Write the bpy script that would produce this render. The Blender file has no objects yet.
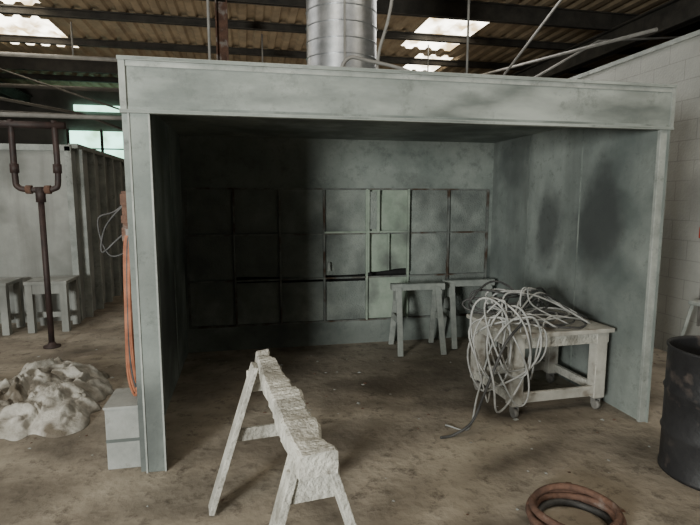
import bpy, bmesh, math, random
from mathutils import Vector, Matrix, noise
random.seed(7)
S=bpy.context.scene
# ------------------------------------------------------------------ materials
def mat(name,c1,c2,scale=3.0,rough=.85,metal=0.0,c3=None,s3=1.0,t3=(.5,.7),bump=.15,bscale=40,stretch=(1,1,1),detail=8,stains_shade=(),sc=(.04,.045,.045),streak=None,fine=None):
    m=bpy.data.materials.new(name);m.use_nodes=True
    n=m.node_tree.nodes;l=m.node_tree.links
    b=n['Principled BSDF'];b.inputs['Roughness'].default_value=rough;b.inputs['Metallic'].default_value=metal
    mp=n.new('ShaderNodeMapping');mp.inputs['Scale'].default_value=stretch
    geo=n.new('ShaderNodeNewGeometry')
    l.new(geo.outputs['Position'],mp.inputs['Vector'])
    t=n.new('ShaderNodeTexNoise');t.inputs['Scale'].default_value=scale;t.inputs['Detail'].default_value=detail;t.inputs['Roughness'].default_value=.65
    l.new(mp.outputs[0],t.inputs['Vector'])
    r=n.new('ShaderNodeValToRGB');r.color_ramp.elements[0].position=.35;r.color_ramp.elements[1].position=.65
    r.color_ramp.elements[0].color=(*c1,1);r.color_ramp.elements[1].color=(*c2,1)
    l.new(t.outputs['Fac'],r.inputs[0]);out=r.outputs[0]
    def over(fac,col,out):
        mx=n.new('ShaderNodeMix');mx.data_type='RGBA';l.new(fac,mx.inputs[0]);l.new(out,mx.inputs[6]);mx.inputs[7].default_value=(*col,1);return mx.outputs[2]
    if c3:
        t3n=n.new('ShaderNodeTexNoise');t3n.inputs['Scale'].default_value=s3;t3n.inputs['Detail'].default_value=5;l.new(mp.outputs[0],t3n.inputs['Vector'])
        r3=n.new('ShaderNodeValToRGB');r3.color_ramp.elements[0].position=t3[0];r3.color_ramp.elements[1].position=t3[1]
        l.new(t3n.outputs['Fac'],r3.inputs[0]);out=over(r3.outputs[0],c3,out)
    if streak:
        ms=n.new('ShaderNodeMapping');ms.inputs['Scale'].default_value=streak[1];l.new(geo.outputs['Position'],ms.inputs['Vector'])
        ts=n.new('ShaderNodeTexNoise');ts.inputs['Scale'].default_value=1.0;ts.inputs['Detail'].default_value=6;l.new(ms.outputs[0],ts.inputs['Vector'])
        rs=n.new('ShaderNodeValToRGB');rs.color_ramp.elements[0].position=.48;rs.color_ramp.elements[1].position=.75;l.new(ts.outputs['Fac'],rs.inputs[0]);out=over(rs.outputs[0],streak[0],out)
    if fine:
        tf=n.new('ShaderNodeTexNoise');tf.inputs['Scale'].default_value=fine[1];tf.inputs['Detail'].default_value=8;tf.inputs['Roughness'].default_value=.8;l.new(geo.outputs['Position'],tf.inputs['Vector'])
        rf=n.new('ShaderNodeValToRGB');rf.color_ramp.elements[0].position=fine[2];rf.color_ramp.elements[1].position=fine[3];l.new(tf.outputs['Fac'],rf.inputs[0]);out=over(rf.outputs[0],fine[0],out)
    for (c,rad,amt) in stains_shade:  # soft dark patches: real stains, and shade painted into the base colour
        vm=n.new('ShaderNodeVectorMath');vm.operation='SUBTRACT';l.new(geo.outputs['Position'],vm.inputs[0]);vm.inputs[1].default_value=c
        vs=n.new('ShaderNodeVectorMath');vs.operation='DIVIDE';l.new(vm.outputs[0],vs.inputs[0]);vs.inputs[1].default_value=rad
        tn=n.new('ShaderNodeTexNoise');tn.inputs['Scale'].default_value=3.0;tn.inputs['Detail'].default_value=5;l.new(geo.outputs['Position'],tn.inputs['Vector'])
        va=n.new('ShaderNodeVectorMath');va.operation='LENGTH';l.new(vs.outputs[0],va.inputs[0])
        ad=n.new('ShaderNodeMath');ad.operation='MULTIPLY_ADD';l.new(tn.outputs['Fac'],ad.inputs[0]);ad.inputs[1].default_value=1.2;l.new(va.outputs['Value'],ad.inputs[2])
        mr=n.new('ShaderNodeMapRange');mr.interpolation_type='SMOOTHSTEP';mr.inputs[1].default_value=1.0;mr.inputs[2].default_value=1.75;mr.inputs[3].default_value=amt;mr.inputs[4].default_value=0
        l.new(ad.outputs[0],mr.inputs[0]);out=over(mr.outputs[0],sc,out)
    l.new(out,b.inputs['Base Color'])
    if bump:
        tb=n.new('ShaderNodeTexNoise');tb.inputs['Scale'].default_value=bscale;tb.inputs['Detail'].default_value=4;l.new(geo.outputs['Position'],tb.inputs['Vector'])
        bp=n.new('ShaderNodeBump');bp.inputs['Strength'].default_value=bump;bp.inputs['Distance'].default_value=.02;l.new(tb.outputs['Fac'],bp.inputs['Height']);l.new(bp.outputs[0],b.inputs['Normal'])
    return m
def emit(name,c,s,lo=(.55,.5,.4)):
    m=bpy.data.materials.new(name);m.use_nodes=True
    n=m.node_tree.nodes;l=m.node_tree.links;n.clear()
    o=n.new('ShaderNodeOutputMaterial');e=n.new('ShaderNodeEmission');e.inputs[1].default_value=s
    t=n.new('ShaderNodeTexNoise');t.inputs['Scale'].default_value=1.6;t.inputs['Detail'].default_value=5;g=n.new('ShaderNodeNewGeometry');l.new(g.outputs['Position'],t.inputs['Vector'])
    r=n.new('ShaderNodeValToRGB');r.color_ramp.elements[0].color=(c[0]*lo[0],c[1]*lo[1],c[2]*lo[2],1);r.color_ramp.elements[1].color=(*c,1)
    r.color_ramp.elements[0].position=.38;r.color_ramp.elements[1].position=.58
    l.new(t.outputs['Fac'],r.inputs[0]);l.new(r.outputs[0],e.inputs[0]);l.new(e.outputs[0],o.inputs[0])
    return m
M=dict(
 floor=mat('dusty_concrete',(.18,.155,.12),(.34,.295,.235),2.2,.92,c3=(.085,.07,.053),s3=1.3,t3=(.48,.70),bump=.5,bscale=14,streak=((.43,.385,.31),(.7,1.6,1)),fine=((.095,.078,.06),7,.52,.66),
      stains_shade=(((1.2,.2,0),(1.1,.35,.3),.5),((1.6,1.6,0),(2.2,.9,.3),.45),((2.4,1.0,0),(.9,.6,.3),.6),((-.9,-.2,0),(.6,.4,.3),.5),((3.0,.4,0),(.7,.4,.3),.5),((.3,-.3,0),(.4,.3,.3),.5)),sc=(.06,.048,.035)),
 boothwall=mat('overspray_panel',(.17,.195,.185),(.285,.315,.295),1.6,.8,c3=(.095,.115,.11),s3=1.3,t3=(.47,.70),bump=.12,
      stains_shade=(((3.56,.62,1.50),(.5,.36,.58),.85),((3.56,1.32,1.42),(.5,.25,.45),.75),((3.56,.9,.6),(.5,.6,.4),.7),((3.56,2.0,2.1),(.5,.5,.35),.5),((-.03,1.2,.7),(.5,1.0,.7),.75),((-.03,.1,.3),(.3,.3,.5),.7),((0,-.03,1.3),(.3,.1,.35),.4)),streak=((.115,.13,.12),(3,3,.6)),fine=((.11,.125,.115),9,.53,.72)),  # big left-wall patch is painted shade; right-wall patches mix painted shadow with overspray
 boothback=mat('overspray_back',(.17,.20,.185),(.29,.32,.295),2.0,.85,c3=(.085,.10,.093),s3=1.4,t3=(.47,.66),fine=((.10,.115,.11),6,.5,.72),
      stains_shade=(((.6,2.5,2.0),(1.2,.5,.6),.5),((1.2,2.5,.1),(1.5,.5,.3),.5)),sc=(.06,.068,.063)),  # first patch paints the shadow on the panel's upper left into its colour
 header=mat('header_paint',(.15,.172,.162),(.32,.35,.33),1.3,.7,c3=(.09,.105,.10),s3=1.4,t3=(.47,.66),bump=.08,stretch=(.8,1,2.2),streak=((.46,.495,.465),(.9,1,3)),fine=((.115,.13,.122),5,.52,.72)),
 trim=mat('edge_paint',(.22,.24,.225),(.37,.39,.37),5,.7,fine=((.13,.14,.13),7,.55,.7)),
 filt=mat('filter_media',(.20,.228,.212),(.33,.36,.332),3.5,.95,c3=(.12,.135,.128),s3=2.2,t3=(.48,.72),bump=.7,bscale=60,
      stains_shade=(((.55,2.5,1.2),(1.1,.5,1.0),.65),((3.1,2.5,.7),(.5,.4,.4),.5)),sc=(.07,.078,.072)),  # first patch darkens the left filters, painting in the shade that falls there
 filtr=mat('filter_rail',(.10,.11,.105),(.20,.215,.2),6,.9,c3=(.07,.045,.03),s3=5,t3=(.5,.65)),
 filtl=mat('filter_frame_pale',(.26,.32,.26),(.38,.44,.37),5,.9,c3=(.17,.19,.17),s3=3,t3=(.5,.7)),
 black=mat('black_void',(.01,.01,.01),(.025,.025,.025),5,.9),
 hose=mat('white_hose',(.24,.25,.245),(.47,.47,.46),9,.6,bump=.05),
 hosed=mat('dark_hose',(.025,.025,.025),(.08,.08,.08),9,.6),
 orange=mat('orange_hose',(.24,.08,.04),(.38,.15,.08),9,.7),
 rust=mat('rusty_steel',(.07,.038,.028),(.16,.085,.058),9,.85,c3=(.24,.21,.19),s3=6,t3=(.55,.65),bump=.5),
 wood=mat('dusty_painted_wood',(.36,.355,.32),(.58,.57,.52),7,.9,c3=(.20,.19,.165),s3=5,t3=(.5,.7),bump=.7,bscale=50,fine=((.17,.155,.13),20,.56,.68)),
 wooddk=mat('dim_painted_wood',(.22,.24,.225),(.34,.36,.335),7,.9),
 table=mat('table_top',(.30,.29,.26),(.50,.49,.445),4,.8,c3=(.17,.14,.11),s3=7,t3=(.52,.68)),
 drum=mat('black_drum',(.012,.012,.014),(.03,.03,.032),3,.55,c3=(.10,.08,.07),s3=7,t3=(.6,.75)),
 galv=mat('galvanised',(.34,.36,.385),(.54,.56,.59),9,.34,.85,bump=.05,bscale=6),
 roof=mat('roof_deck',(.18,.137,.088),(.31,.24,.155),2,.8),
 steel=mat('roof_steel',(.02,.018,.015),(.05,.044,.036),4,.8),
 rod=mat('grey_conduit',(.15,.145,.135),(.25,.24,.225),6,.6),
 pipe=mat('maroon_pipe',(.018,.012,.012),(.05,.028,.024),9,.6),
 block=mat('block_wall',(.33,.335,.315),(.44,.44,.415),1.2,.9,c3=(.24,.24,.225),s3=.9,t3=(.5,.7),bump=.3),
 mortar=mat('block_joint',(.25,.255,.24),(.34,.34,.32),1.2,.9),
 farwall=mat('far_wall',(.06,.055,.05),(.11,.10,.09),1.2,.9),
 bgbooth=mat('background_panel',(.24,.25,.235),(.36,.37,.35),1.4,.8,c3=(.14,.145,.135),s3=1.2,t3=(.5,.7),streak=((.16,.16,.15),(4,4,.5))),
 cloth=mat('plastic_sheet',(.25,.235,.20),(.52,.50,.46),5,.7,c3=(.12,.10,.075),s3=3.2,t3=(.52,.62),bump=.8,bscale=16),
 carton=mat('grey_carton',(.23,.24,.23),(.34,.35,.335),4,.9,fine=((.15,.14,.12),6,.55,.7)),
 red=mat('red_paint',(.35,.03,.02),(.5,.05,.03),4,.5),
 sky=emit('skylight_panel',(1.0,.93,.78),8.0,(.3,.24,.15)),
 glass=emit('daylit_glass',(.5,1.0,.78),4.0),
)
# ------------------------------------------------------------------ builder
class B:
    def __init__(s,name):
        s.name=name;s.bm=bmesh.new();s.mats=[]
    def mi(s,m):
        m=M[m]
        if m not in s.mats:s.mats.append(m)
        return s.mats.index(m)
    def _tag(s,faces,m,smooth=False):
        i=s.mi(m)
        for f in faces:f.material_index=i;f.smooth=smooth
    def box(s,lo,hi,m,rot=None,bev=0.0,piv=None):
        lo=Vector(lo);hi=Vector(hi);c=(lo+hi)/2;d=hi-lo
        r=bmesh.ops.create_cube(s.bm,size=1.0)
        vs=r['verts']
        T=Matrix.Translation(c)@Matrix.Diagonal((d.x,d.y,d.z,1))
        bmesh.ops.transform(s.bm,matrix=T,verts=vs)
        fs=set(f for v in vs for f in v.link_faces)
        if bev:
            es=list(set(e for v in vs for e in v.link_edges))
            g=bmesh.ops.bevel(s.bm,geom=es,offset=bev,segments=2,affect='EDGES',profile=.5)
            fs=set(g['faces'])|set(f for f in fs if f.is_valid)
            vs=list(set(v for f in fs for v in f.verts))
        if rot is not None:
            p=Vector(piv) if piv is not None else c
            bmesh.ops.transform(s.bm,matrix=Matrix.Translation(p)@rot@Matrix.Translation(-p),verts=vs)
        s._tag(fs,m)
        return vs
    def beam(s,p1,p2,w,h,m,up=(0,0,1),bev=0.004):
        p1=Vector(p1);p2=Vector(p2);z=(p2-p1);L=z.length;z.normalize()
        u=Vector(up);x=u.cross(z)
        if x.length<1e-4:x=Vector((1,0,0))
        x.normalize();y=z.cross(x)
        R=Matrix((x,y,z)).transposed().to_4x4()
        c=(p1+p2)/2
        vs=s.box((-w/2,-h/2,-L/2),(w/2,h/2,L/2),m,bev=bev)
        bmesh.ops.transform(s.bm,matrix=Matrix.Translation(c)@R,verts=vs)
        return vs
    def tube(s,pts,r,m,seg=8,closed=False,smooth=True):
        pts=[Vector(p) for p in pts];n=len(pts)
        rs=r if isinstance(r,(list,tuple)) else [r]*n
        rings=[];prev=None
        for i,p in enumerate(pts):
            if closed:t=(pts[(i+1)%n]-pts[i-1])
            elif i==0:t=pts[1]-p
            elif i==n-1:t=p-pts[i-1]
            else:t=pts[i+1]-pts[i-1]
            t.normalize()
            if prev is None:
                a=Vector((0,0,1)) if abs(t.z)<.9 else Vector((1,0,0));x=a.cross(t).normalized()
            else:
                x=prev-t*prev.dot(t)
                if x.length<1e-5:x=Vector((1,0,0)).cross(t)
                x.normalize()
            prev=x;y=t.cross(x)
            rings.append([s.bm.verts.new(p+(x*math.cos(2*math.pi*k/seg)+y*math.sin(2*math.pi*k/seg))*rs[i]) for k in range(seg)])
        fs=[]
        R=range(n if closed else n-1)
        for i in R:
            a=rings[i];b=rings[(i+1)%n]
            for k in range(seg):
                fs.append(s.bm.faces.new((a[k],a[(k+1)%seg],b[(k+1)%seg],b[k])))
        s._tag(fs,m,smooth)
        if not closed:
            caps=[s.bm.faces.new(list(reversed(rings[0]))),s.bm.faces.new(rings[-1])]
            s._tag(caps,m)
    def lathe(s,c,prof,m,seg=40,smooth=True):
        c=Vector(c);rings=[]
        for (r,z) in prof:
            rings.append([s.bm.verts.new(c+Vector((r*math.cos(2*math.pi*k/seg),r*math.sin(2*math.pi*k/seg),z))) for k in range(seg)])
        fs=[]
        for a,b in zip(rings,rings[1:]):
            for k in range(seg):fs.append(s.bm.faces.new((a[k],a[(k+1)%seg],b[(k+1)%seg],b[k])))
        s._tag(fs,m,smooth)
    def done(s,parent=None,loc=None,rz=0):
        me=bpy.data.meshes.new(s.name);bmesh.ops.recalc_face_normals(s.bm,faces=s.bm.faces[:]);s.bm.to_mesh(me);s.bm.free()
        for m in s.mats:me.materials.append(m)
        o=bpy.data.objects.new(s.name,me);S.collection.objects.link(o)
        if parent:o.parent=parent
        if loc:o.location=loc
        o.rotation_euler[2]=rz
        return o
def empty(name):
    e=bpy.data.objects.new(name,None);S.collection.objects.link(e);return e
def spline(pts,n=8):
    pts=[Vector(p) for p in pts];P=[pts[0]*2-pts[1]]+pts+[pts[-1]*2-pts[-2]];out=[]
    for i in range(1,len(P)-2):
        a,b,c,d=P[i-1:i+3]
        for k in range(n):
            t=k/n
            out.append(.5*((2*b)+(c-a)*t+(2*a-5*b+4*c-d)*t*t+(3*b-a-3*c+d)*t**3))
    out.append(pts[-1]);return out

# ------------------------------------------------------------------ building shell
b=B('floor');b.box((-9,-9,-.2),(13,14.2,0),'floor');b.done()
b=B('wall_right');WX=5.2
b.box((WX,-6,0),(WX+.2,10,3.35),'block')
b.box((WX-.02,-6,3.35),(WX+.22,10,3.40),'trim')
for k in range(0,16):
    if k:b.box((WX-.001,-6,k*.21-.004),(WX,10,k*.21+.004),'mortar')
    for j in range(30):
        y=-1.0+j*.42+(.21 if k%2 else 0)
        if y<9.9:b.box((WX-.001,y-.004,k*.21),(WX,y+.004,min(3.35,k*.21+.21)),'mortar')
b.done()
b=B('alarm_box');b.box((WX-.07,1.0,1.30),(WX,1.12,1.42),'red',bev=.01);b.box((WX-.05,1.05,1.42),(WX-.03,1.07,3.3),'rod');b.box((WX-.05,1.05,.4),(WX-.03,1.07,1.30),'rod');b.done()
b=B('wall_back');b.box((-9,14,0),(13,14.2,5.4),'farwall');b.done()
b=B('wall_left');b.box((-9.2,-9,0),(-9,14.2,5.4),'farwall');b.done()
b=B('wall_far_right');b.box((13,-9,0),(13.2,14.2,5.4),'farwall');b.done()
b=B('ceiling')
zc=5.0;xs=[];x=-9.0
prof=[(0,0),(.12,0),(.16,.05),(.26,.05),(.30,0)]
while x<13:
    for dx,dz in prof[:-1]:xs.append((x+dx,zc+dz))
    x+=.30
xs.append((13,zc))
sky=[(-4.3,-2.9,7.6,9.4),(-4.6,-2.7,5.3,6.9),(4.1,5.2,6.1,8.0),(4.6,5.6,8.5,9.9),(-1.6,0,-4,-2),(4,5.5,-3.5,-1.5)]
ys=sorted(set([-6.0,14.2]+[v for s_ in sky for v in s_[2:]]))
grid=[[b.bm.verts.new((x,y,z)) for (x,z) in xs] for y in ys]
for j in range(len(ys)-1):
    for i in range(len(xs)-1):
        cx=(xs[i][0]+xs[i+1][0])/2;cy=(ys[j]+ys[j+1])/2
        f=b.bm.faces.new((grid[j][i],grid[j][i+1],grid[j+1][i+1],grid[j+1][i]))
        b._tag([f],'sky' if any(s_[0]<cx<s_[1] and s_[2]<cy<s_[3] for s_ in sky) else 'roof')
b.done()
rb=B('roof_beam')
for y in [3.4,5.2,6.95,8.7,10.4,12.2]:
    hh=.30 if y in(5.2,10.4) else .14
    rb.box((-8.95,y-.05,zc-hh),(12.95,y+.05,zc-hh+.012),'steel');rb.box((-8.95,y-.012,zc-hh),(12.95,y+.012,zc-.02),'steel');rb.box((-8.95,y-.05,zc-.03),(12.95,y+.05,zc-.01),'steel')
for x,h in [(-5.6,.3),(7.2,.4)]:
    rb.box((x-.1,-5,zc-.28-h),(x+.1,13.9,zc-.28-h+.03),'steel');rb.box((x-.02,-5,zc-.28-h),(x+.02,13.9,zc-.28),'steel');rb.box((x-.1,-5,zc-.31),(x+.1,13.9,zc-.28),'steel')
rb.done()
b=B('steel_column')
b.box((.25,5.12,0),(.27,5.3,4.69),'rust');b.box((.41,5.12,0),(.43,5.3,4.69),'rust');b.box((.27,5.2,0),(.41,5.22,4.69),'rust')
b.done()
b=B('sprinkler_pipe')
b.tube([(-8.9,6.6,4.1),(5.15,6.6,4.1)],.035,'rod')
b.tube([(-8.9,8.2,3.9),(12.9,8.2,3.9)],.04,'steel')
b.tube([(-8.9,11.0,3.9),(-1.0,11.0,3.7)],.05,'rod')
b.tube([(-6.0,4.4,3.6),(-2.4,7.5,3.3),(-1.5,12.5,3.2)],.025,'steel')
b.tube([(-5.0,9.0,4.6),(-1.2,7.0,3.2)],.018,'steel')
for x in (-2.2,1.0,4.2):b.tube([(x,6.6,4.1),(x,6.6,4.68)],.015,'rod')
b.tube([(4.8,1.5,3.42),(5.1,6.6,4.1)],.02,'rod')
b.tube([(4.1,4.2,3.0),(5.0,3.0,4.65)],.018,'rod')
b.tube([(3.6,4.0,2.75),(6.0,4.0,4.1),(8.0,4.0,4.3)],.02,'rod')
b.done()
b=B('hanger_rod')
for x,y in [(.32,2.2),(3.05,2.2)]:
    b.tube([(x,y,2.41),(x,y,4.85)],.014,'rod')
b.done()
b=B('window_1');b.box((-4.6,13.9,2.75),(-2.7,13.99,3.75),'glass')
for x in (-4.6,-3.65,-2.7):b.box((x-.04,13.86,2.7),(x+.04,13.9,3.8),'steel')
b.box((-4.6,13.86,3.2),(-2.7,13.9,3.24),'steel')
b.done()
b=B('window_2');b.box((-4.4,13.9,4.35),(-2.7,13.99,4.52),'glass');b.done()

# ------------------------------------------------------------------ spray booth
booth=empty('paint_spray_booth')
XL,XR,D=-.035,3.56,2.5
ZH=2.485
b=B('left_panel');b.box((XL-.015,0.0,0),(XL,D+.5,2.45),'boothwall')
for y in (.85,1.7):b.box((XL,y-.006,0),(XL+.006,y+.006,2.35),'boothback')
b.done(booth)
b=B('left_flange');b.box((XL+.02,-.03,0),(XL+.14,0,2.2),'boothwall',bev=.004);b.box((XL+.02,-.036,0),(XL+.03,-.03,2.2),'trim')
b.box((XL-.015,-.012,0),(XL+.02,0,2.2),'boothwall')
b.box((XL+.13,-.036,0),(XL+.14,-.03,2.2),'trim')
b.done(booth)
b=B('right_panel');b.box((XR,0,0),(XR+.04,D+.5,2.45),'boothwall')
for y in (.85,1.7):b.box((XR-.006,y-.006,0),(XR,y+.006,2.35),'boothback')
b.done(booth)
b=B('right_flange');b.box((XR-.02,-.03,0),(XR+.045,0,2.2),'trim',bev=.004);b.box((XR+.035,-.045,0),(XR+.045,-.03,2.2),'boothwall')
b.done(booth)
b=B('booth_roof');b.box((XL,0,2.36),(XR,D+.5,2.40),'boothwall')
for x in (1.1,2.3):b.box((x-.02,0,2.40),(x+.02,D+.5,2.46),'boothwall')
b.done(booth)
b=B('header')
a0,a1=XL-.01,XR+.06
b.box((a0,-.03,2.205),(a1,0,ZH),'header')
b.box((a0-.01,-.05,ZH-.01),(a1+.01,0,ZH+.012),'trim',bev=.003)
b.box((a0-.01,-.05,2.185),(a1+.01,0,2.205),'trim',bev=.003)
b.box((a0-.005,-.042,2.2),(a0+.03,0,ZH),'trim');b.box((a1-.015,-.042,2.2),(a1+.01,0,ZH),'trim')
b.box((a0+.03,-.036,2.445),(a1,-.03,2.475),'trim')
b.box((a0+.03,-.034,2.205),(a1,-.03,2.222),'boothwall')
b.done(booth)
b=B('back_panel')
b.box((XL,D,1.81),(XR,D+.03,2.36),'boothback')
b.box((XL,D,0),(XR,D+.03,.28),'boothback')
b.box((3.5,D,.28),(XR,D+.03,1.81),'boothback');b.box((XL,D,.28),(0,D+.03,1.81),'boothback')
b.box((XL,D+.25,0),(XR,D+.27,2.36),'black')
b.done(booth)
b=B('filter_bank')
zs=[.28,.79,1.30,1.81]
for j in range(8):
    x=j*.5;pale=j in(4,5)
    b.box((x-.010,D-.015,.28),(x+.010,D+.03,1.81),'filtl' if pale else 'filtr')
for z in zs:b.box((0,D-.012,z-.009),(3.5,D+.03,z+.009),'filtr')
random.seed(3)
for i in range(7):
    for k in range(3):
        x0=i*.5+.012;x1=(i+1)*.5-.012;z0=zs[k]+.010;z1=zs[k+1]-.010
        sag={(1,1):.03,(3,1):.03,(4,1):.08}.get((i,k),0)
        drop={(2,0):.03,(3,0):.035,(1,0):.02}.get((i,k),0)
        m='filtl' if (i==4) else 'filt'
        n=10;g=[]
        for a in range(n+1):
            row=[]
            for c in range(n+1):
                u=a/n;v=c/n
                bul=.018*min(1,6*min(u,1-u))*min(1,6*min(v,1-v))
                z=z0+sag*(.8+.2*math.sin(u*4+i))*(1-v)+(z1-z0-drop)*v
                z=min(z,z1)
                yy=D+.02-bul+.010*noise.noise(Vector((x0*3+u*2,k*3+v*2,i)))
                row.append(b.bm.verts.new((x0+(x1-x0)*u,yy,z)))
            g.append(row)
        fs=[b.bm.faces.new((g[a][c],g[a+1][c],g[a+1][c+1],g[a][c+1])) for a in range(n) for c in range(n)]
        b._tag(fs,m,True)
b.box((2.11,D-.05,1.31),(2.14,D-.02,1.8),'filtl');b.box((2.0,D-.05,.85),(2.02,D-.02,1.8),'filtl');b.box((2.48,D-.05,.85),(2.5,D-.02,1.8),'filtl')
b.box((2.02,D-.03,1.35),(2.11,D-.015,1.78),'filt')
b.box((1.5,D-.045,1.31),(2.5,D-.02,1.33),'filtl');b.box((2.24,D-.045,.87),(2.26,D-.02,1.3),'filtl')
b.box((1.53,D-.05,.88),(1.56,D-.02,.98),'trim')
b.done(booth)
# exhaust duct
b=B('exhaust_duct')
b.lathe((1.47,1.25,0),[(.298,2.41),(.298,4.98)],'galv',seg=64)
z=2.50
while z<4.9:
    b.tube([(1.47+.299*math.cos(2*math.pi*k/48),1.25+.299*math.sin(2*math.pi*k/48),z+.012*math.sin(2*math.pi*k/48)) for k in range(48)],.005,'galv',seg=6,closed=True);z+=.125
b.lathe((1.47,1.25,0),[(.40,2.405),(.40,2.42),(.31,2.43),(.31,2.5)],'galv')
b.box((1.43,.935,2.42),(1.445,.95,4.97),'rod')
b.done()
b=B('conduit_pipe')
b.tube(spline([(1.30,.35,2.41),(1.30,.35,2.58),(1.36,.35,2.66),(1.47,.35,2.65),(1.75,.35,2.6),(2.0,.35,2.5),(2.06,.35,2.41)]),.013,'rod')
b.tube(spline([(1.6,.5,2.41),(1.6,.5,2.72),(1.72,.52,3.3),(1.74,.53,4.97)]),.012,'rod')
b.done()

# ------------------------------------------------------------------ sawhorses
def sawhorse(name,p1,p2,zt,spread,m,bw=.11,bh=.07,leg=(.09,.03),lump=.012,inset=.14,splay=.1,bw0=None):
    b=B(name);p1=Vector((*p1,0));p2=Vector((*p2,0));d=(p2-p1);L=d.length;d.normalize();s=Vector((-d.y,d.x,0))
    bw0=bw0 or bw
    n=60;prof=[(-.5,-.5),(.5,-.5),(.51,-.1),(.5,.38),(.42,.5),(-.42,.5),(-.5,.38),(-.51,-.1)]
    rings=[]
    for i in range(n+1):
        t=i/n;c=p1+d*L*t;w=bw0+(bw-bw0)*min(1,t*2)
        ring=[]
        for (a,h) in prof:
            q=c+s*(a*w)+Vector((0,0,zt-bh/2+h*bh))
            k=noise.noise(q*9)*lump+noise.noise(q*45)*lump*.45
            q+=s*(k*(1 if a>0 else -1))+Vector((0,0,k*(1.0 if h>0 else .3)))
            ring.append(b.bm.verts.new(q))
        rings.append(ring)
    fs=[]
    for a,c in zip(rings,rings[1:]):
        for k in range(8):fs.append(b.bm.faces.new((a[k],a[(k+1)%8],c[(k+1)%8],c[k])))
    fs+= [b.bm.faces.new(rings[0]),b.bm.faces.new(list(reversed(rings[-1])))]
    b._tag(fs,m)
    for t,sg in ((inset,-1),(L-inset,1)):
        for q in (-1,1):
            top=p1+d*t+s*q*(bw*.42)+Vector((0,0,zt-bh*.55))
            bot=p1+d*(t+sg*splay)+s*q*spread+Vector((0,0,.015))
            b.beam(bot,top,leg[0],leg[1],m,up=s)
        c=p1+d*(t+sg*.03)
        z1=zt*.5
        w=(bw*.4+(spread-bw*.4)*(1-z1/zt))
        b.beam(c-s*w+Vector((0,0,z1)),c+s*w+Vector((0,0,z1)),.02,.07,m)
        b.beam(c-s*bw*.75+Vector((0,0,zt-bh-.06)),c+s*bw*.75+Vector((0,0,zt-bh-.06)),.022,.12,m)
    return b.done()
sawhorse('sawhorse',(.70,-.45),(.845,-1.64),.87,.30,'wood',bw=.125,bh=.08,lump=.014,inset=.10,splay=.05,bw0=.07)
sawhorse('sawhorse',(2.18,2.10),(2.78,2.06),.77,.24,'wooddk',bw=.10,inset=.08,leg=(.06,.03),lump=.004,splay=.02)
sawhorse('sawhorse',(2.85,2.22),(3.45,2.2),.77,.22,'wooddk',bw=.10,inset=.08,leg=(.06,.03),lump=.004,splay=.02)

# ------------------------------------------------------------------ rolling work table
b=B('rolling_work_table')
x0,x1,y0,y1=-.46,.46,-.37,.37
b.box((x0,y0,.645),(x1,y1,.68),'table',bev=.006)
b.box((x0+.03,y0+.03,.56),(x1-.03,y0+.06,.645),'wood');b.box((x0+.03,y1-.06,.56),(x1-.03,y1-.03,.645),'wood')
b.box((x0+.03,y0+.06,.56),(x0+.06,y1-.06,.645),'wood');b.box((x1-.06,y0+.06,.56),(x1-.03,y1-.06,.645),'wood')
for sx in(-1,1):
    for sy in(-1,1):
        cx=sx*.37;cy=sy*.30
        b.box((cx-.05,cy-.045,.10),(cx+.05,cy+.045,.645),'wood',bev=.006)
        b.box((cx-.035,cy-.035,.092),(cx+.035,cy+.035,.10),'rod')
        b.box((cx-.026,cy-.03,.035),(cx-.02,cy+.02,.095),'rod');b.box((cx+.02,cy-.03,.035),(cx+.026,cy+.02,.095),'rod')
        b.tube([(cx-.017,cy-.012,.036),(cx+.017,cy-.012,.036)],.036,'rod',seg=20)
b.box((-.41,-.335,.12),(.41,-.305,.20),'wood',bev=.004);b.box((-.41,.305,.12),(.41,.335,.20),'wood',bev=.004)
b.box((-.41,-.30,.12),(-.38,.30,.19),'wood');b.box((.38,-.30,.12),(.41,.30,.19),'wood')
b.done(loc=(3.01,.57,0),rz=math.radians(2))

# ------------------------------------------------------------------ hose coils
b=B('spray_hose_bundle')
random.seed(21)
def droop(cx,cy,cz,rx,rz,tilt,r,m,yaw,n=44,jit=.05,flat=.70,lean=0):
    pts=[];ph=random.random()*6;ph2=random.random()*6
    for k in range(n):
        a=2*math.pi*k/n
        lx=rx*math.cos(a)*(1+.22*math.sin(2*a+ph))+lean*math.sin(a);lz=rz*math.sin(a)*(1+.16*math.sin(2*a+ph2))
        ly=tilt*math.sin(a)+jit*math.sin(2*a+ph)
        x=cx+lx*math.cos(yaw)-ly*math.sin(yaw);y=cy+lx*math.sin(yaw)+ly*math.cos(yaw);z=cz+lz
        if x>2.54 and y>.19 and z<flat: z=flat+.02*abs(math.sin(a*3+ph))
        pts.append((x,y,max(z,.03)))
    b.tube(pts,r,m,seg=6,closed=True)
for i in range(7):
    droop(2.42+random.uniform(-.07,.08),.10+random.uniform(-.05,.04),.60+random.uniform(-.10,.10),.11+random.uniform(0,.12),.22+random.uniform(0,.14),.03,random.choice([.006,.007,.008]),'hose',random.uniform(-.3,.3),lean=random.uniform(-.08,.12))
droop(2.62,.12,.60,.2,.2,.02,.007,'hose',0,lean=.06)
for i in range(6):
    cx=2.88+random.uniform(-.08,.20);cy=.46+random.uniform(-.08,.12);rx=.16+random.uniform(0,.18);ry=.12+random.uniform(0,.09);h=.695+i*.008
    ph=random.random()*6
    b.tube([(cx+rx*math.cos(a)*(1+.2*math.sin(2*a+ph)),cy+ry*math.sin(a),h+.02*abs(math.sin(a*1.5+ph))) for a in [2*math.pi*k/36 for k in range(36)]],random.choice([.007,.009]),'hose' if i%2 else 'hosed',seg=6,closed=True)
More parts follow.
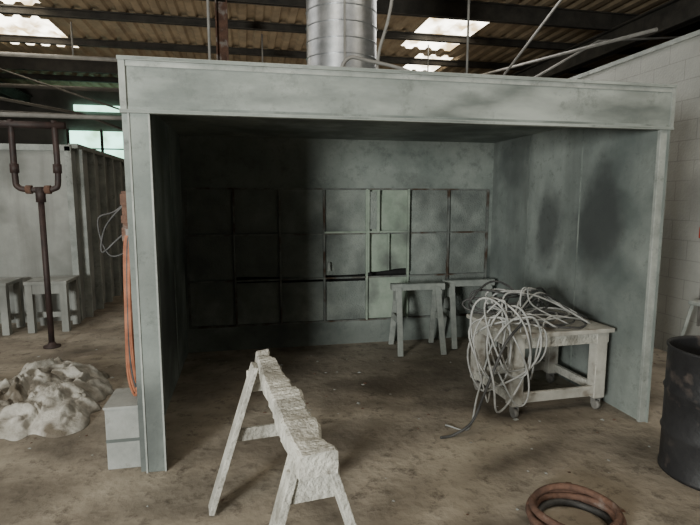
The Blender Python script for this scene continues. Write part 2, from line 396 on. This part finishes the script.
for i in range(8):
    cx=2.86+random.uniform(-.22,.2);cy=.74+random.uniform(-.05,.05)
    ph=random.random()*6;rx=.16+random.uniform(0,.16);rz=.06+random.uniform(0,.08)
    b.tube([(cx+rx*math.cos(a),cy+.07*math.sin(2*a+ph),.72+rz*(1+math.sin(a)*(1+.2*math.sin(a*2+ph)))*.9) for a in [2*math.pi*k/36 for k in range(36)]],.009,'hosed' if i%4 else 'hose',seg=6,closed=True)
b.tube(spline([(2.62,.12,.80),(2.42,.02,.66),(2.26,-.02,.34),(2.18,0,.12),(2.06,.03,.02),(1.95,.02,.012)]),.010,'hosed')
b.tube(spline([(2.9,.12,.74),(2.62,.10,.86),(2.36,.05,.7),(2.24,.05,.3),(2.2,.1,.02),(2.06,.2,.015)]),.007,'hose')
b.tube(spline([(2.60,.12,.72),(2.60,.14,1.0),(2.66,.16,1.04),(2.74,.2,.9),(3.1,.26,.72)]),.006,'hose')
b.tube(spline([(2.46,.12,.72),(2.50,.2,.98),(2.72,.25,.98),(3.0,.3,.88),(3.3,.27,.71)]),.007,'hose')
b.tube(spline([(2.70,.12,.35),(2.78,.14,.70),(2.9,.22,.80),(3.15,.3,.76),(3.38,.4,.70)]),.007,'hose')
for i in range(4):
    b.tube(spline([(2.75,.5,.72),(2.92+.05*i,.6,.95-.02*i),(3.2+.04*i,.7,.84-.02*i),(3.40,.6-.05*i,.71)]),.008,'hosed' if i%2 else 'hose')
b.done()

# ------------------------------------------------------------------ drum
b=B('steel_drum')
h=.80;R=.29
prof=[(0,.01),(R-.01,.01),(R+.006,0),(R+.006,.02),(R,.03),(R,h*.33-.02),(R+.01,h*.33),(R,h*.33+.02),(R,h*.66-.02),(R+.01,h*.66),(R,h*.66+.02),(R,h-.02),(R+.008,h-.012),(R+.008,h),(R-.006,h),(R-.006,h-.02),(R-.01,.03),(0,.03)]
b.lathe((3.45,-.74,0),prof,'drum');b.done()
b=B('rusty_hose_coil')
for i,(r,z) in enumerate([(.20,.02),(.185,.055),(.21,.06),(.17,.02),(.195,.095)]):
    b.tube([(2.28+r*math.cos(a)*1.1,-1.02+r*math.sin(a)*1.0,z+.006*math.sin(3*a+i)) for a in [2*math.pi*k/40 for k in range(40)]],.019,'hosed' if i==3 else 'rust',closed=True)
b.done()

# ------------------------------------------------------------------ left exterior clutter
b=B('cardboard_box')
b.box((-.26,.05,0),(-.06,.36,.40),'carton',bev=.006);b.box((-.265,.04,.40),(-.06,.37,.415),'carton')
b.box((-.26,.047,.18),(-.06,.05,.2),'boothwall')
b.done()
b=B('rusty_channel_post')
b.box((-.17,.40,0),(-.16,.5,1.75),'rust');b.box((-.16,.40,0),(-.055,.41,1.75),'rust');b.box((-.16,.49,0),(-.055,.5,1.75),'rust')
for k in range(14):
    z=.1+k*.12;b.box((-.175,.385,z),(-.055,.40,z+.05+.02*(k%3)),'rust')
b.done()
b=B('orange_hose')
b.box((-.11,.20,1.47),(-.052,.22,1.51),'rod')
for i in range(5):
    dx=.008*i
    b.tube(spline([(-.08,.21,1.49),(-.09-dx,.21,1.41),(-.105-dx,.2,1.15-.05*i),(-.11-dx,.2,.80-.06*i),(-.10,.21,.53-.025*i),(-.095,.215,.85),(-.08,.215,1.25),(-.075,.21,1.48)]),.009,'orange' if i!=2 else 'hosed')
b.done()
b=B('air_hose')
b.tube(spline([(-.05,.6,1.75),(-.2,.58,1.65),(-.33,.6,1.5),(-.36,.6,1.33),(-.25,.6,1.42),(-.05,.58,1.6)]),.007,'hosed')
b.tube(spline([(-.05,.62,1.8),(-.25,.6,1.62),(-.38,.62,1.55),(-.3,.6,1.3),(-.05,.6,1.42)]),.006,'hosed')
b.done(booth)

# crumpled sheet pile
def pile(name,m,rx,ry,hs,loc,rz,seed,n=130):
    b=B(name);g=[];o=Vector((seed,seed*1.7,0))
    for i in range(n+1):
        row=[]
        for j in range(n+1):
            u=i/n*2-1;v=j/n*2-1
            a=math.atan2(v,u);rad=max(abs(u),abs(v))
            ed=1+.3*noise.noise(Vector((math.cos(a)*1.5,math.sin(a)*1.5,3+seed)))+.18*noise.noise(Vector((math.cos(a)*5,math.sin(a)*5,9+seed)))
            x=math.cos(a)*rad*rx*ed;y=math.sin(a)*rad*ry*ed
            p=Vector((x*2.4,y*2.4,0))+o;w=Vector((noise.noise(p*1.8+Vector((5,0,0))),noise.noise(p*1.8+Vector((0,7,0))),0))
            q=p+w*.8
            # creased facets: distance to nearest cell feature gives sharp folds
            d1=noise.voronoi(q*1.5)[0];d2=noise.voronoi(q*3.4+Vector((3,1,0)))[0]
            cre=(d1[1]-d1[0]);cre2=(d2[1]-d2[0])
            e=(1-rad**4)
            z=.012+hs*e*(.10+.12*noise.noise(p*.9+Vector((2,0,0)))+.16*min(.8,cre)+.07*min(.8,cre2)+.01*noise.noise(q*9))
            row.append(b.bm.verts.new((x,y,max(z,.006) if rad<.995 else .003)))
        g.append(row)
    fs=[b.bm.faces.new((g[i][j],g[i+1][j],g[i+1][j+1],g[i][j+1])) for i in range(n) for j in range(n)]
    b._tag(fs,m,True)
    return b.done(loc=loc,rz=rz)
pile('crumpled_plastic_sheet','cloth',.66,.76,1.0,(-1.22,1.42,0),.3,0)

# maroon pipe stand with yoke
b=B('pipe_stand')
px,py=-1.60,3.05
b.tube([(px,py,.02),(px,py,1.72)],.032,'pipe',seg=12)
b.lathe((px,py,0),[(0,.0),(.09,.0),(.09,.02),(.05,.03),(.035,.06)],'pipe',seg=20)
b.tube(spline([(px-.24,py,2.55),(px-.24,py,1.95),(px-.22,py,1.83),(px-.12,py,1.80),(px,py,1.80),(px+.14,py,1.81),(px+.19,py,1.92),(px+.19,py,2.55)],6),.032,'pipe',seg=12)
b.tube([(px,py,1.66),(px,py,1.83)],.05,'pipe',seg=12)
b.tube([(px-.14,py,1.80),(px-.08,py,1.80)],.048,'rust',seg=12);b.tube([(px+.05,py,1.80),(px+.11,py,1.80)],.048,'rust',seg=12)
b.tube([(px-.24,py,1.98),(px-.24,py,2.08)],.045,'pipe',seg=12);b.tube([(px+.19,py,1.98),(px+.19,py,2.08)],.045,'pipe',seg=12)
b.tube([(-4.6,py,2.6),(-.07,py,2.6)],.025,'rod',seg=10)
b.tube([(px-.7,py,2.5),(px+.3,py,2.5)],.04,'pipe',seg=10)
b.done()

b=B('background_spray_booth')
b.box((-6,4.4,0),(-1.72,4.45,2.4),'bgbooth')
for x in (-5.2,-4.2,-3.2,-2.75):b.box((x-.02,4.38,0),(x+.02,4.4,2.4),'bgbooth')
b.box((-6,4.36,2.34),(-1.67,4.4,2.42),'trim')
b.box((-1.74,4.36,0),(-1.66,4.4,2.4),'trim')
b.box((-1.72,4.4,0),(-1.67,9.6,2.4),'bgbooth')
for k in range(9):
    y=4.6+k*.55;b.box((-1.67,y-.03,0),(-1.58,y+.03,2.4),'trim')
b.box((-1.70,4.4,2.38),(-1.58,9.6,2.44),'trim')
b.box((-6,4.45,2.36),(-1.72,9.6,2.4),'bgbooth')
b.done()
def bench(name,x,y,w,d,h):
    b=B(name);b.box((-w/2,-d/2,h-.04),(w/2,d/2,h),'bgbooth',bev=.005)
    for sx in(-1,1):
        for sy in(-1,1):b.box((sx*(w/2-.05)-.04,sy*(d/2-.05)-.04,0),(sx*(w/2-.05)+.04,sy*(d/2-.05)+.04,h-.04),'bgbooth')
    b.box((-w/2+.02,-d/2+.02,h-.16),(w/2-.02,-d/2+.045,h-.04),'bgbooth');b.box((-w/2+.05,-.02,.15),(w/2-.05,.02,.22),'bgbooth')
    return b.done(loc=(x,y,0))
bench('work_bench',-1.88,4.0,.50,.5,.66)
bench('work_bench',-2.60,3.95,.60,.5,.66)

b=B('tool_stand')
for sx,sy in((-.2,-.2),(.2,-.2),(-.2,.2),(.2,.2)):
    b.beam((sx*1.0,sy*1.0,.0),(sx*.5,sy*.5,.72),.03,.03,'trim')
b.box((-.13,-.13,.70),(.13,.13,.74),'trim',bev=.01)
b.box((-.15,-.012,.25),(.15,.012,.29),'trim')
b.done(loc=(4.88,.68,0),rz=.1)

b=B('floor_debris')
random.seed(5)
for i in range(520):
    x=random.uniform(-3,5);y=random.uniform(-2.2,4)
    if XL-.35<x<XL+.2 and y>-.1:continue
    if XR-.1<x<XR+.1 and y>-.1:continue
    if y>2.4 and -.2<x<3.7:continue
    r=random.uniform(.004,.014);r*=1.8 if random.random()<.08 else 1
    k=random.randint(4,6);ph=random.random()*6
    c=Vector((x,y,0));top=b.bm.verts.new(c+Vector((r*.1,0,r*.5)))
    ring=[b.bm.verts.new(c+Vector((math.cos(ph+2*math.pi*j/k)*r*random.uniform(.7,1.5),math.sin(ph+2*math.pi*j/k)*r*random.uniform(.7,1.5),.001))) for j in range(k)]
    b._tag([b.bm.faces.new((ring[j],ring[(j+1)%k],top)) for j in range(k)],'carton' if i%3 else 'rust')
b.done()

# ------------------------------------------------------------------ lights
def area(name,loc,tgt,sx,sy,p,c):
    l=bpy.data.lights.new(name,'AREA');l.shape='RECTANGLE';l.size=sx;l.size_y=sy;l.energy=p;l.color=c
    o=bpy.data.objects.new(name,l);S.collection.objects.link(o);o.location=loc
    o.rotation_euler=(Vector(tgt)-Vector(loc)).to_track_quat('-Z','Y').to_euler();return o
area('loading_door_daylight',(-3.3,-5.8,1.85),(2.4,2.0,1.5),1.3,1.3,640,(.98,1.0,.94))
area('skylight_daylight',(1.5,-2.6,4.8),(1.5,-1.4,0),5,2.0,34,(1.0,.95,.86))
area('skylight_daylight_left',(-3.5,3.0,4.6),(-3.2,3.0,0),3,3,70,(1,.96,.88))
area('skylight_daylight_right',(4.4,3.5,4.7),(4.6,2,0),1.2,4,85,(1,.97,.9))
area('skylight_bounce_up',(1.0,7.5,2.9),(1.0,7.5,5),9,5,60,(1,.9,.75))
W=bpy.data.worlds.new('world');S.world=W;W.use_nodes=True
W.node_tree.nodes['Background'].inputs[0].default_value=(.82,.86,.82,1);W.node_tree.nodes['Background'].inputs[1].default_value=.04

cam=bpy.data.cameras.new('camera');cam.lens=505/700*36;cam.sensor_width=36;cam.clip_start=.05
co=bpy.data.objects.new('camera',cam);S.collection.objects.link(co);co.location=(.635,-3.192,1.7)
co.rotation_euler=(math.radians(90-7.2),0,math.radians(-11.57));S.camera=co
